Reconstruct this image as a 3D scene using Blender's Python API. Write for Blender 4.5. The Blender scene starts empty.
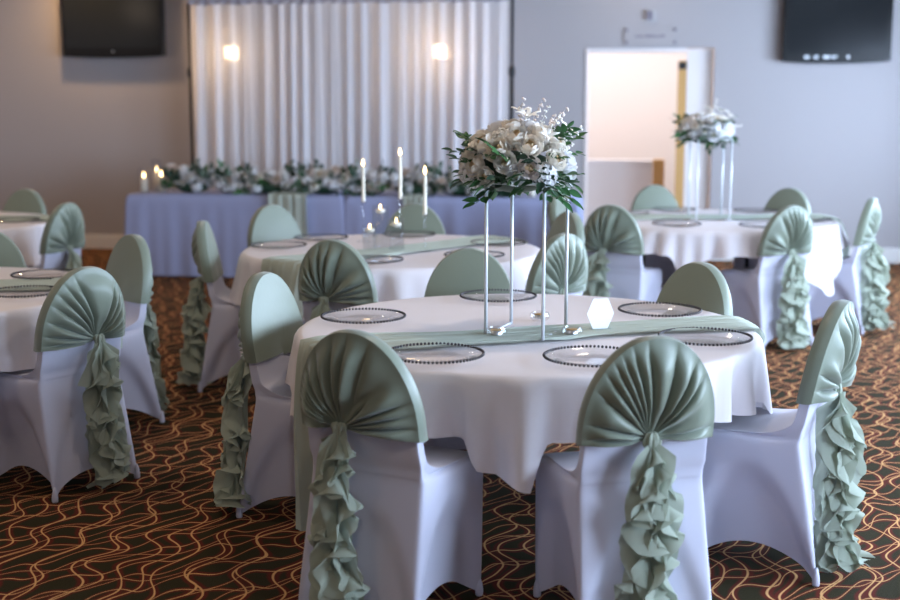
import bpy, math, random
from mathutils import Vector, Matrix
R = math.radians; PI = math.pi; sin, cos = math.sin, math.cos
S = bpy.context.scene
COL = S.collection

# ------------------------------------------------------------------ mesh builder
class MB:
    def __init__(s): s.v = []; s.f = []
    def add(s, vs, fs, M=None):
        b = len(s.v)
        for p in vs:
            p = Vector(p)
            s.v.append(tuple(M @ p) if M is not None else tuple(p))
        s.f += [tuple(b + i for i in q) for q in fs]
        return s
    def grid(s, fn, nu, nv, closeu=False, M=None):
        vs = []; cu = nu if closeu else nu + 1
        for j in range(nv + 1):
            for i in range(cu):
                vs.append(fn(i / nu, j / nv))
        fs = []
        for j in range(nv):
            for i in range(nu):
                i2 = (i + 1) % cu if closeu else i + 1
                fs.append((j * cu + i, j * cu + i2, (j + 1) * cu + i2, (j + 1) * cu + i))
        return s.add(vs, fs, M)
    def box(s, x0, y0, z0, x1, y1, z1, M=None):
        vs = [(x, y, z) for z in (z0, z1) for y in (y0, y1) for x in (x0, x1)]
        fs = [(0, 2, 3, 1), (4, 5, 7, 6), (0, 1, 5, 4), (2, 6, 7, 3), (0, 4, 6, 2), (1, 3, 7, 5)]
        return s.add(vs, fs, M)
    def lathe(s, prof, n=32, M=None, caps=True):
        k = len(prof); vs = []
        for (r, z) in prof:
            for i in range(n):
                a = 2 * PI * i / n; vs.append((r * cos(a), r * sin(a), z))
        fs = [(j * n + i, j * n + (i + 1) % n, (j + 1) * n + (i + 1) % n, (j + 1) * n + i) for j in range(k - 1) for i in range(n)]
        if caps:
            if prof[0][0] > 1e-6: fs.append(tuple(reversed(range(n))))
            if prof[-1][0] > 1e-6: fs.append(tuple((k - 1) * n + i for i in range(n)))
        return s.add(vs, fs, M)
    def tube(s, pts, r, n=8, M=None, caps=True):
        pts = [Vector(p) for p in pts]; vs = []; L = len(pts)
        for k, p in enumerate(pts):
            t = (pts[min(k + 1, L - 1)] - pts[max(k - 1, 0)]).normalized()
            a = Vector((0, 0, 1)) if abs(t.z) < .9 else Vector((1, 0, 0))
            u = t.cross(a).normalized(); w = t.cross(u)
            rr = r[k] if isinstance(r, (list, tuple)) else r
            for i in range(n):
                q = 2 * PI * i / n; vs.append(p + (u * cos(q) + w * sin(q)) * rr)
        fs = [(j * n + i, j * n + (i + 1) % n, (j + 1) * n + (i + 1) % n, (j + 1) * n + i) for j in range(L - 1) for i in range(n)]
        if caps: fs += [tuple(reversed(range(n))), tuple((L - 1) * n + i for i in range(n))]
        return s.add(vs, fs, M)
    def sphere(s, c, r, nu=12, nv=8, M=None):
        rx, ry, rz = r if isinstance(r, (tuple, list)) else (r, r, r)
        return s.grid(lambda u, v: (c[0] + rx * cos(2 * PI * u) * sin(PI * v), c[1] + ry * sin(2 * PI * u) * sin(PI * v), c[2] - rz * cos(PI * v)), nu, nv, True, M)
    def mesh(s, name, mat, smooth=True, sharp=None):
        m = bpy.data.meshes.new(name); m.from_pydata(s.v, [], s.f); m.update()
        if smooth: m.polygons.foreach_set('use_smooth', [True] * len(m.polygons))
        if mat: m.materials.append(mat)
        if sharp: m.set_sharp_from_angle(angle=R(sharp))
        return m
    def build(s, name, mat, parent=None, loc=None, smooth=True, sharp=None):
        return link(name, s.mesh(name, mat, smooth, sharp), parent, loc)

def link(name, mesh, parent=None, loc=None, rz=0):
    o = bpy.data.objects.new(name, mesh); COL.objects.link(o)
    if parent: o.parent = parent
    if loc is not None: o.location = loc
    if rz: o.rotation_euler = (0, 0, rz)
    return o
def tag(o, label, cat, group=None, kind=None):
    if label: o['label'] = label
    if cat: o['category'] = cat
    if group: o['group'] = group
    if kind: o['kind'] = kind
    return o
def thing(name, label, cat, loc=(0, 0, 0), rz=0, group=None):
    o = link(name, None, None, loc, rz); o.empty_display_size = .1
    return tag(o, label, cat, group)
def struct(o): o['kind'] = 'structure'; return o
def dup(root, loc, rz, label, group=None, swap=None):
    r = root.copy(); COL.objects.link(r); r.location = loc; r.rotation_euler = (0, 0, rz); r['label'] = label
    if group: r['group'] = group
    for ch in list(root.children):
        c = ch.copy(); COL.objects.link(c); c.parent = r
        for g in list(ch.children):
            d = g.copy(); COL.objects.link(d); d.parent = c
    return r
def subsurf(o, n=1):
    m = o.modifiers.new('Subdivision', 'SUBSURF'); m.levels = n; m.render_levels = n
    return o

# ------------------------------------------------------------------ materials
def mat(name, base, rough=.5, metal=0, spec=.5, trans=0, sheen=0, emit=None, estr=0, transl=0, bump=None, ior=1.45, coat=0):
    m = bpy.data.materials.new(name); m.use_nodes = True
    nt = m.node_tree; b = nt.nodes['Principled BSDF']; out = nt.nodes['Material Output']
    b.inputs['Base Color'].default_value = (*base, 1); b.inputs['Roughness'].default_value = rough
    b.inputs['Metallic'].default_value = metal; b.inputs['Specular IOR Level'].default_value = spec
    b.inputs['Transmission Weight'].default_value = trans; b.inputs['IOR'].default_value = ior
    b.inputs['Sheen Weight'].default_value = sheen; b.inputs['Coat Weight'].default_value = coat
    if emit: b.inputs['Emission Color'].default_value = (*emit, 1); b.inputs['Emission Strength'].default_value = estr
    if transl:
        t = nt.nodes.new('ShaderNodeBsdfTranslucent'); t.inputs['Color'].default_value = (*base, 1)
        mx = nt.nodes.new('ShaderNodeMixShader'); mx.inputs[0].default_value = transl
        nt.links.new(b.outputs[0], mx.inputs[1]); nt.links.new(t.outputs[0], mx.inputs[2]); nt.links.new(mx.outputs[0], out.inputs['Surface'])
    if bump:
        sc, st, dist = bump
        tc = nt.nodes.new('ShaderNodeTexCoord'); n = nt.nodes.new('ShaderNodeTexNoise'); n.inputs['Scale'].default_value = sc; n.inputs['Detail'].default_value = 3
        bp = nt.nodes.new('ShaderNodeBump'); bp.inputs['Strength'].default_value = st; bp.inputs['Distance'].default_value = dist
        nt.links.new(tc.outputs['Object'], n.inputs['Vector']); nt.links.new(n.outputs['Fac'], bp.inputs['Height']); nt.links.new(bp.outputs[0], b.inputs['Normal'])
    return m

M_SPAN = mat('white_spandex', (.56, .555, .66), .42, spec=.35, sheen=.15)
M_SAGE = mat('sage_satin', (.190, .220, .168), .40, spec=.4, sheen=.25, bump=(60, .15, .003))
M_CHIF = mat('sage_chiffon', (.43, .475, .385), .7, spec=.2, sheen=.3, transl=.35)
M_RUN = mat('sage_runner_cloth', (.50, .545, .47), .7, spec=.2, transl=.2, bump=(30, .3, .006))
M_LINEN = mat('white_linen', (.84, .79, .82), .75, spec=.25, transl=.08, bump=(7, .25, .012))
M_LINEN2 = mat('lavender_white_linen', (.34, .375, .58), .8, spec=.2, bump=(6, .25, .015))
M_WOOD = mat('dark_table_wood', (.10, .05, .03), .45)
M_OAK = mat('oak_trim', (.62, .36, .13), .45)
M_WALL = mat('wall_paint', (.43, .405, .415), .85, spec=.2, bump=(90, .05, .002))
M_WHITE = mat('white_gloss_paint', (.80, .78, .76), .5)
M_CEIL = mat('ceiling_paint', (.16, .15, .135), .9)
M_LOBBY = mat('lobby_paint', (.84, .78, .76), .8)
M_BLACK = mat('black_gloss_plastic', (.006, .006, .007), .22, spec=.5)
M_SCREEN = mat('dark_screen_glass', (.012, .014, .016), .14, spec=.6)
M_GREY = mat('grey_plastic', (.45, .45, .47), .4)
M_SILV = mat('brushed_steel', (.75, .76, .78), .3, metal=1)
M_STAND = mat('white_metal', (.72, .76, .80), .32, metal=.25, spec=.6)
M_POLE = mat('black_metal', (.02, .02, .022), .45)
def thin_glass(name, tint, refl):
    m = bpy.data.materials.new(name); m.use_nodes = True; nt = m.node_tree; L = nt.links; nt.nodes.remove(nt.nodes['Principled BSDF']); out = nt.nodes['Material Output']
    t = nt.nodes.new('ShaderNodeBsdfTransparent'); t.inputs[0].default_value = (*tint, 1); g = nt.nodes.new('ShaderNodeBsdfGlossy'); g.inputs['Roughness'].default_value = .04
    lw = nt.nodes.new('ShaderNodeLayerWeight'); lw.inputs['Blend'].default_value = .5; pw = nt.nodes.new('ShaderNodeMath'); pw.operation = 'POWER'; pw.inputs[1].default_value = 5; L.new(lw.outputs['Facing'], pw.inputs[0]); f = nt.nodes.new('ShaderNodeMath'); f.operation = 'MULTIPLY_ADD'; f.inputs[1].default_value = refl; f.inputs[2].default_value = .05; L.new(pw.outputs[0], f.inputs[0]); x = nt.nodes.new('ShaderNodeMixShader')
    L.new(f.outputs[0], x.inputs[0]); L.new(t.outputs[0], x.inputs[1]); L.new(g.outputs[0], x.inputs[2]); L.new(x.outputs[0], out.inputs['Surface']); return m
M_GLASS = thin_glass('clear_glass', (.975, .975, .98), .7)
M_BEAD = mat('dark_pewter_beads', (.055, .05, .055), .28, metal=.6)
M_WATER = thin_glass('water', (.95, .97, .975), .2)
M_WAX = mat('ivory_wax', (.88, .82, .68), .5, spec=.4)
M_FLAME = mat('flame', (1, .7, .35), .5, emit=(1, .66, .30), estr=14)
M_GOLD = mat('gold_wax', (.75, .48, .16), .3, metal=.6)
M_CARD = mat('white_card', (.93, .93, .97), .5)
M_ACRY = thin_glass('clear_acrylic', (.93, .96, .97), .5)
M_CREAM = mat('cream_petals', (.90, .84, .75), .6, transl=.16)
M_IVORY = mat('ivory_petals', (.92, .89, .83), .6, transl=.16)
M_PETW = mat('white_petals', (.90, .89, .90), .6, transl=.16)
M_BLUSH = mat('blush_petals', (.86, .76, .70), .6, transl=.16)
M_HEART = mat('warm_shaded_rose_heart', (.74, .58, .36), .6, transl=.1)  # rose's own warm heart, also darkened in place of shade between petals
M_HEARTW_SHADE = mat('pale_shaded_rose_heart', (.78, .74, .60), .6, transl=.1)  # white rose's own heart tone, deepened to shade the inner petals
M_LEAF = mat('green_leaf', (.035, .12, .035), .42, spec=.45)
M_LEAFD = mat('dark_green_leaf', (.02, .055, .028), .5)
M_LEAFS = mat('sage_leaf', (.14, .22, .16), .6)
M_TWIG = mat('brown_twig', (.13, .08, .05), .7)
M_SCONCE = mat('lit_frosted_glass', (1, .8, .55), .4, emit=(1, .70, .40), estr=26)
M_LOGO = mat('silver_badge', (.6, .62, .65), .3, metal=.5)
M_GLINE = mat('grey_lettering', (.22, .20, .25), .6)

def carpet_material():
    m = bpy.data.materials.new('patterned_carpet'); m.use_nodes = True
    nt = m.node_tree; L = nt.links; b = nt.nodes['Principled BSDF']
    b.inputs['Roughness'].default_value = .95; b.inputs['Specular IOR Level'].default_value = .1
    def N(t, **k):
        n = nt.nodes.new(t)
        for a, v in k.items(): setattr(n, a, v)
        return n
    def val(x, sock):
        if hasattr(x, 'is_output'): L.new(x, sock)
        else: sock.default_value = x
    def mth(op, a, b_=0., c_=0.):
        n = N('ShaderNodeMath', operation=op); val(a, n.inputs[0]); val(b_, n.inputs[1])
        if op in ('MULTIPLY_ADD',): val(c_, n.inputs[2])
        return n.outputs[0]
    tc = N('ShaderNodeTexCoord'); mp = N('ShaderNodeMapping'); mp.inputs['Rotation'].default_value = (0, 0, R(6)); mp.inputs['Scale'].default_value = (1.22, 1.22, 1.22)
    L.new(tc.outputs['Object'], mp.inputs['Vector'])
    nz = N('ShaderNodeTexNoise'); nz.inputs['Scale'].default_value = 2.6; nz.inputs['Detail'].default_value = 1.0
    L.new(mp.outputs[0], nz.inputs['Vector'])
    vs = N('ShaderNodeVectorMath', operation='SUBTRACT'); L.new(nz.outputs['Color'], vs.inputs[0]); vs.inputs[1].default_value = (.5, .5, .5)
    vm = N('ShaderNodeVectorMath', operation='SCALE'); L.new(vs.outputs[0], vm.inputs[0]); vm.inputs['Scale'].default_value = .13
    va = N('ShaderNodeVectorMath', operation='ADD'); L.new(mp.outputs[0], va.inputs[0]); L.new(vm.outputs[0], va.inputs[1])
    sp = N('ShaderNodeSeparateXYZ'); L.new(va.outputs[0], sp.inputs[0]); u, v = sp.outputs[0], sp.outputs[1]
    def line(coord, per):                # distance (m) from the nearest line
        f = mth('PINGPONG', coord, per / 2); return f
    w1 = mth('MULTIPLY', mth('SINE', mth('MULTIPLY', v, 2 * PI / .47)), .050)
    w2 = mth('MULTIPLY', mth('SINE', mth('MULTIPLY_ADD', v, 2 * PI / .39, 1.9)), .046)
    d1 = line(mth('ADD', u, w1), .170)
    d2 = line(mth('SUBTRACT', mth('ADD', u, .06), w2), .215)
    w3 = mth('MULTIPLY', mth('SINE', mth('MULTIPLY_ADD', u, 2 * PI / .25, .6)), .042)
    d3 = line(mth('ADD', mth('SUBTRACT', v, mth('MULTIPLY', u, .85)), w3), .165)
    w4 = mth('MULTIPLY', mth('SINE', mth('MULTIPLY_ADD', u, 2 * PI / .41, 2.6)), .045)
    d4 = mth('ADD', line(mth('ADD', mth('SUBTRACT', mth('ADD', v, .07), mth('MULTIPLY', u, .62)), w4), .31), .0012)
    d = mth('MINIMUM', mth('MINIMUM', d1, d2), mth('MINIMUM', mth('MULTIPLY', d3, 1.15), mth('MULTIPLY', d4, 1.15)))
    def ramp(x, a, bb):
        n = N('ShaderNodeMapRange'); n.interpolation_type = 'SMOOTHSTEP'; L.new(x, n.inputs['Value'])
        n.inputs['From Min'].default_value = a; n.inputs['From Max'].default_value = bb; n.inputs['To Min'].default_value = 1; n.inputs['To Max'].default_value = 0
        return n.outputs[0]
    fz = N('ShaderNodeTexNoise'); fz.inputs['Scale'].default_value = 260; fz.inputs['Detail'].default_value = 2; L.new(tc.outputs['Object'], fz.inputs['Vector'])
    def mix(fac, a, bb):
        n = N('ShaderNodeMix', data_type='RGBA'); L.new(fac, n.inputs[0])
        for s, c in ((n.inputs[6], a), (n.inputs[7], bb)):
            if isinstance(c, tuple): s.default_value = (*c, 1)
            else: L.new(c, s)
        return n.outputs[2]
    ground = mix(fz.outputs['Fac'], (.012, .010, .0045), (.046, .038, .016))
    halo = mix(ramp(d, .013, .030), ground, (.10, .016, .010))
    lines = mix(ramp(d, .0026, .0060), halo, (.62, .34, .14))
    L.new(lines, b.inputs['Base Color'])
    bp = N('ShaderNodeBump'); bp.inputs['Strength'].default_value = .5; bp.inputs['Distance'].default_value = .004
    L.new(fz.outputs['Fac'], bp.inputs['Height']); L.new(bp.outputs[0], b.inputs['Normal'])
    return m
M_CARPET = carpet_material()

def sheer_material():
    m = bpy.data.materials.new('white_sheer_curtain'); m.use_nodes = True
    nt = m.node_tree; L = nt.links; b = nt.nodes['Principled BSDF']; out = nt.nodes['Material Output']
    b.inputs['Base Color'].default_value = (.93, .91, .94, 1); b.inputs['Roughness'].default_value = .8; b.inputs['Specular IOR Level'].default_value = .2
    t = nt.nodes.new('ShaderNodeBsdfTranslucent'); t.inputs['Color'].default_value = (.88, .84, .84, 1)
    tr = nt.nodes.new('ShaderNodeBsdfTransparent'); tr.inputs['Color'].default_value = (.95, .95, .97, 1)
    a = nt.nodes.new('ShaderNodeMixShader'); a.inputs[0].default_value = .38; L.new(b.outputs[0], a.inputs[1]); L.new(t.outputs[0], a.inputs[2])
    c = nt.nodes.new('ShaderNodeMixShader'); c.inputs[0].default_value = .10; L.new(a.outputs[0], c.inputs[1]); L.new(tr.outputs[0], c.inputs[2])
    L.new(c.outputs[0], out.inputs['Surface'])
    return m
M_SHEER = sheer_material()

# ------------------------------------------------------------------ room frame: s along the back wall, t out from it into the room
P0 = Vector((-3.93, 13.57, 0)); RA = R(-8.8)
EX = Vector((cos(RA), sin(RA), 0)); EN = Vector((sin(RA), -cos(RA), 0))
WM = Matrix(((EX.x, -EN.x, 0, P0.x), (EX.y, -EN.y, 0, P0.y), (0, 0, 1, 0), (0, 0, 0, 1)))   # local (s, -t, z)
def W(s, t, z): return P0 + EX * s + EN * t + Vector((0, 0, z))
SL, SR, TB, HC = -4.2, 9.3, 17.5, 3.15        # left wall, right wall, rear wall distance, ceiling height

def wallbox(mb, s0, s1, t0, t1, z0, z1): mb.box(s0, -t1, z0, s1, -t0, z1, WM); return mb

b = MB(); b.box(SL - .3, -TB - .3, -.1, SR + .3, 3.2, 0, WM)
struct(b.build('floor', M_CARPET, smooth=False))
b = MB(); wallbox(b, SL - .3, SR + .3, -3.2, TB + .3, HC, HC + .12); struct(b.build('ceiling', M_CEIL, smooth=False))
DS0, DS1, DZ = 5.354, 6.62, 2.105
b = MB(); wallbox(b, SL - .15, DS0, -.16, 0, 0, HC); wallbox(b, DS1, SR + .15, -.16, 0, 0, HC); wallbox(b, DS0, DS1, -.16, 0, DZ, HC)
struct(b.build('wall_back', M_WALL, smooth=False))
b = MB(); wallbox(b, SL - .15, SL, -.16, TB, 0, HC); struct(b.build('wall_left', M_WALL, smooth=False))
# right wall with tall daylight windows
WIN_R = [(1.2 + k * 2.75, 1.2 + k * 2.75 + 2.15) for k in range(4)]; WZ0, WZ1 = .78, 2.30
b = MB(); prev = -.16
for (a0, a1) in WIN_R: wallbox(b, SR, SR + .2, prev, a0, 0, HC); wallbox(b, SR, SR + .2, a0, a1, 0, WZ0); wallbox(b, SR, SR + .2, a0, a1, WZ1, HC); prev = a1
wallbox(b, SR, SR + .2, prev, TB, 0, HC); struct(b.build('wall_right', M_WALL, smooth=False))
# rear wall, behind the camera, with a narrow window added for the television reflection
WIN_B = [(7.7, 8.05)]
b = MB(); prev = SL - .15
for (a0, a1) in WIN_B: wallbox(b, prev, a0, TB, TB + .2, 0, HC); wallbox(b, a0, a1, TB, TB + .2, 0, WZ0); wallbox(b, a0, a1, TB, TB + .2, WZ1, HC); prev = a1
wallbox(b, prev, SR + .2, TB, TB + .2, 0, HC); struct(b.build('wall_rear', M_WALL, smooth=False))
def window(n, s0, s1, t0, t1):
    mb = MB(); side = (s1 - s0) < .3
    fr = .06
    def part(a0, a1, z0, z1):
        if side: wallbox(mb, s0, s1, t0 + (t1 - t0) * a0, t0 + (t1 - t0) * a1, z0, z1)
        else: wallbox(mb, s0 + (s1 - s0) * a0, s0 + (s1 - s0) * a1, t0, t1, z0, z1)
    e = .03
    part(0, 1, WZ0, WZ0 + fr); part(0, 1, WZ1 - fr, WZ1); part(0, e, WZ0, WZ1); part(1 - e, 1, WZ0, WZ1); part(.5 - e / 2, .5 + e / 2, WZ0, WZ1)
    struct(mb.build('window_%d' % n, M_WHITE, smooth=False))
n = 1
for (a0, a1) in WIN_R: window(n, SR + .06, SR + .12, a0, a1); n += 1
for (a0, a1) in WIN_B: window(n, a0, a1, TB + .06, TB + .12); n += 1
# baseboards
b = MB()
for (s0, s1) in ((SL, DS0 - .02), (DS1 + .02, SR)):
    wallbox(b, s0, s1, 0, .016, 0, .135); wallbox(b, s0, s1, 0, .009, .135, .15)
struct(b.build('baseboard_back', M_WHITE, smooth=False))
b = MB(); wallbox(b, SL, SL + .016, .02, TB, 0, .14); struct(b.build('baseboard_left', M_WHITE, smooth=False))
b = MB(); wallbox(b, SR - .016, SR, .02, TB, 0, .14); struct(b.build('baseboard_right', M_WHITE, smooth=False))

# doorway to the bright lobby
b = MB(); wallbox(b, 3.9, 8.4, -3.2, -3.05, 0, HC); wallbox(b, 3.75, 3.9, -3.2, -.16, 0, HC); wallbox(b, 8.4, 8.55, -3.2, -.16, 0, HC)
struct(b.build('wall_lobby', M_LOBBY, smooth=False))
b = MB(); wallbox(b, DS0 + .02, DS1 - .27, -.1, -.02, DZ - .04, DZ); wallbox(b, DS0, DS0 + .025, -.16, .012, 0, DZ)
struct(b.build('trim_1', M_LOBBY, smooth=False))
# door folded back against the right reveal, its oak edge to the room
d = thing('door', 'pale pink folded back door with oak edge in the bright doorway', 'door', W(DS1 - .27, -.10, 0)); d.name = 'door_1'
d['kind'] = 'structure'
for k in ('label', 'category'): del d[k]
b = MB(); wallbox(b, DS1 - .262, DS1 - .015, -.155, -.075, .005, DZ - .01); o = b.build('door_panel', M_LOBBY, None, smooth=False); o.parent = d; o.matrix_parent_inverse = Matrix.Translation(-d.location)
b = MB(); wallbox(b, DS1 - .35, DS1 - .264, -.15, -.07, .005, 1.985); o = b.build('door_edge', M_OAK, None, smooth=False); o.parent = d; o.matrix_parent_inverse = Matrix.Translation(-d.location)
b = MB(); wallbox(b, DS1 - .345, DS1 - .27, -.069, -.058, 1.90, 1.97); o = b.build('hinge', M_POLE, None, smooth=False); o.parent = d; o.matrix_parent_inverse = Matrix.Translation(-d.location)
# low wall beyond the doorway
b = MB(); wallbox(b, 3.95, 6.04, -.95, -.80, 0, .92); wallbox(b, 3.95, 6.05, -.97, -.78, .92, .96); wallbox(b, 3.95, 6.04, -.80, -.785, .0, .47)
struct(b.build('wall_low', M_LOBBY, smooth=False))
b = MB(); wallbox(b, 6.05, 6.17, -.98, -.77, 0, .965); struct(b.build('trim_2', M_OAK, smooth=False))

# ------------------------------------------------------------------ wall things
def tv(s0, s1, z0, label):
    w = s1 - s0; h = w * .625; c = (s0 + s1) / 2
    t = thing('wall_television', label, 'television', W(c, .0, z0), RA)
    # local x along wall, -y into the room
    b = MB(); b.box(-w * .2, -.045, h * .25, w * .2, -.002, h * .75); b.build('wall_bracket', M_POLE, t, smooth=False)
    def outline(k, inset):
        pts = []
        for i in range(17): x = -1 + 2 * i / 16; pts.append((x * (w / 2 - inset), 0 + inset * 1.0 - (.022 * (1 - x * x)) * (1 if inset < .02 else .3)))
        pts.append((w / 2 - inset, h - inset)); pts.append((-w / 2 + inset, h - inset)); return pts
    b = MB(); o1 = outline(0, 0); n = len(o1)
    vs = [(x, -.05, z) for x, z in o1] + [(x, -.115, z) for x, z in o1] + [(x * .985, -.122, h / 2 + (z - h / 2) * .985) for x, z in o1]
    fs = [(i, (i + 1) % n, n + (i + 1) % n, n + i) for i in range(n)] + [(n + i, n + (i + 1) % n, 2 * n + (i + 1) % n, 2 * n + i) for i in range(n)]
    fs += [tuple(reversed(range(n))), tuple(2 * n + i for i in range(n))]
    b.add(vs, fs); b.build('bezel', M_BLACK, t, smooth=False)
    b = MB(); b.box(-w / 2 + .045, -.1245, .085, w / 2 - .045, -.1215, h - .045); b.build('screen', M_SCREEN, t, smooth=False)
    b = MB(); b.lathe([(.012, 0), (.012, .003)], 16, Matrix.Translation((0, -.122, .045)) @ Matrix.Rotation(PI / 2, 4, 'X')); b.build('badge', M_LOGO, t)
    b = MB(); b.grid(lambda u, v: ((u - .5) * w * .86, -.06 - .05 * v, -.014 - .008 * (1 - (2 * u - 1) ** 2) - .006 * sin(PI * v)), 16, 4); b.build('speaker_bar', M_GREY, t)
    return t
tv(-.15, .97, 2.055, 'black television on the beige wall left of the white curtain')
t_r = tv(7.255, 8.268, 1.965, 'black television on the lavender wall right of the doorway')
for k, (x, w_) in enumerate(((-.30, .05), (-.21, .045), (-.12, .06), (-.04, .03), (.10, .022))):
    b = MB(); b.box(x, -.1235, .025, x + w_, -.121, .055); o = b.build('bezel_mark', M_LOGO if k < 4 else M_CARD, t_r, smooth=False)  # small silvery and white marks along the lower bezel

t = thing('wall_sign', 'faint clear sign plate with four corner studs above the doorway', 'sign', W(5.99, 0, 2.22), RA)
b = MB(); b.box(-.26, -.012, -.085, .26, -.008, .085); b.build('sign_plate', M_WALL, t, smooth=False)
for sx in (-1, 1):
    for sz in (-1, 1):
        b = MB(); b.lathe([(.015, 0), (.015, .018)], 12, Matrix.Translation((sx * .235, 0, sz * .06)) @ Matrix.Rotation(PI / 2, 4, 'X')); b.build('corner_stud', M_GLINE, t)
b = MB(); random.seed(3); x = -.15
while x < .14:
    w_ = random.uniform(.010, .022); b.box(x, -.0135, -.012, x + w_, -.0121, .014 if random.random() < .6 else .006); x += w_ + .008
b.build('lettering', M_GLINE, t, smooth=False)
t = thing('wall_sensor', 'small dark square alarm unit on the wall high above the doorway', 'sensor', W(5.99, 0, 2.42), RA)
b = MB(); b.box(-.05, -.03, -.05, .05, 0, .05); b.build('housing', M_GREY, t, smooth=False)
b = MB(); b.box(-.042, -.034, -.042, .012, -.0301, .042); b.build('lens', M_GLINE, t, smooth=False)

for k, (s, lab) in enumerate(((1.69, 'left of two lit wall lamps glowing through the white curtain'), (3.885, 'right of two lit wall lamps glowing through the white curtain'))):
    t = thing('wall_sconce', lab, 'wall lamp', W(s, 0, 2.08), RA, 'wall lamps behind the curtain')
    b = MB(); b.box(-.05, -.02, -.09, .05, 0, .09); b.build('back_plate', M_SILV, t, smooth=False)
    b = MB(); b.lathe([(.058, -.062), (.064, -.05), (.064, .05), (.058, .062)], 20, Matrix.Translation((0, -.085, 0))); b.build('lamp_shade', M_SCONCE, t)

# curtain backdrop on a pipe stand
CT = .42
t = thing('backdrop_stand', 'black pole frame holding up the white backdrop curtain', 'curtain stand', W(3.0, CT, 0), RA)
for x in (-1.635, 1.655):
    b = MB(); b.lathe([(.022, 0), (.022, 1.85), (.016, 1.852), (.016, 2.62)], 14, Matrix.Translation((x, .0, 0))); p = b.build('pole', M_POLE, t)
    b = MB(); b.lathe([(.03, 1.83), (.034, 1.85), (.034, 1.90), (.03, 1.92)], 14, Matrix.Translation((x, 0, 0))); b.build('clamp_knob', M_POLE, p)
    b = MB(); b.box(x - .2, -.2, 0, x + .2, .2, .012); b.build('base_plate', M_POLE, t, smooth=False)
b = MB(); b.tube([(-1.635, 0, 2.585), (1.655, 0, 2.585)], .017, 12); b.build('crossbar', M_POLE, t)
random.seed(11)
fold = [(random.uniform(.6, 1.3), random.uniform(0, 6.28)) for _ in range(6)]
def curt(u, v):
    x = -1.60 + 3.21 * u; z = 2.60 - 2.57 * v
    ph = 2 * PI * u * 21 + 1.6 * sin(2 * PI * u * 2.3 + 1) + .8 * sin(2 * PI * u * 5.1 + 2) + .35 * v * sin(9 * u + 2)
    amp = (.016 + .030 * v) * (.75 + .45 * sin(2 * PI * u * 3.7 + .6))
    y = amp * sin(ph) + .35 * amp * sin(2 * ph + 1.1 + v) + .012 * v * sin(2 * PI * u * 57)
    bulge = .03 * v * sin(2 * PI * u * 1.2)
    x2 = x + .02 * cos(ph) * (.4 + v) - .035 * v * (1 if u > .98 else 0)
    return (x2, y - .05 - bulge, z)
b = MB(); b.grid(curt, 420, 26)
tag(b.build('backdrop_curtain', M_SHEER, None, W(3.0, CT, 0)), 'long white pleated sheer curtain hanging behind the head table', 'curtain').rotation_euler = (0, 0, RA)
b = MB(); b.grid(lambda u, v: (-1.62 + 3.25 * u, -.085 - .012 * sin(2 * PI * u * 30) * v, 2.62 - .075 * v - .012 * sin(PI * u * 9) ** 2 * v), 200, 4)
tag(b.build('curtain_valance', mat('grey_valance', (.38, .35, .40), .8), None, W(3.0, CT, 0)), 'narrow grey valance strip along the top of the white curtain', 'valance').rotation_euler = (0, 0, RA)

# ------------------------------------------------------------------ round tables, cloths, runners
TR, TZ = .84, .745
def make_table():
    t = thing('round_table', '', 'table')
    b = MB(); b.lathe([(.80, TZ - .03), (TR, TZ - .028), (TR, TZ - .002), (TR - .004, TZ)], 64); b.build('tabletop', M_WOOD, t, sharp=40)
    for sx in (-1, 1):
        for sy in (-1, 1):
            b = MB(); b.tube([(sx * .42, sy * .36, TZ - .03), (sx * .44, sy * .40, 0)], .017, 10); b.build('table_leg', M_POLE, t)
    for sx in (-1, 1):
        b = MB(); b.tube([(sx * .43, -.375, .3), (sx * .43, .375, .3)], .011, 8); b.build('crossbar', M_POLE, t)
    return t

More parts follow.
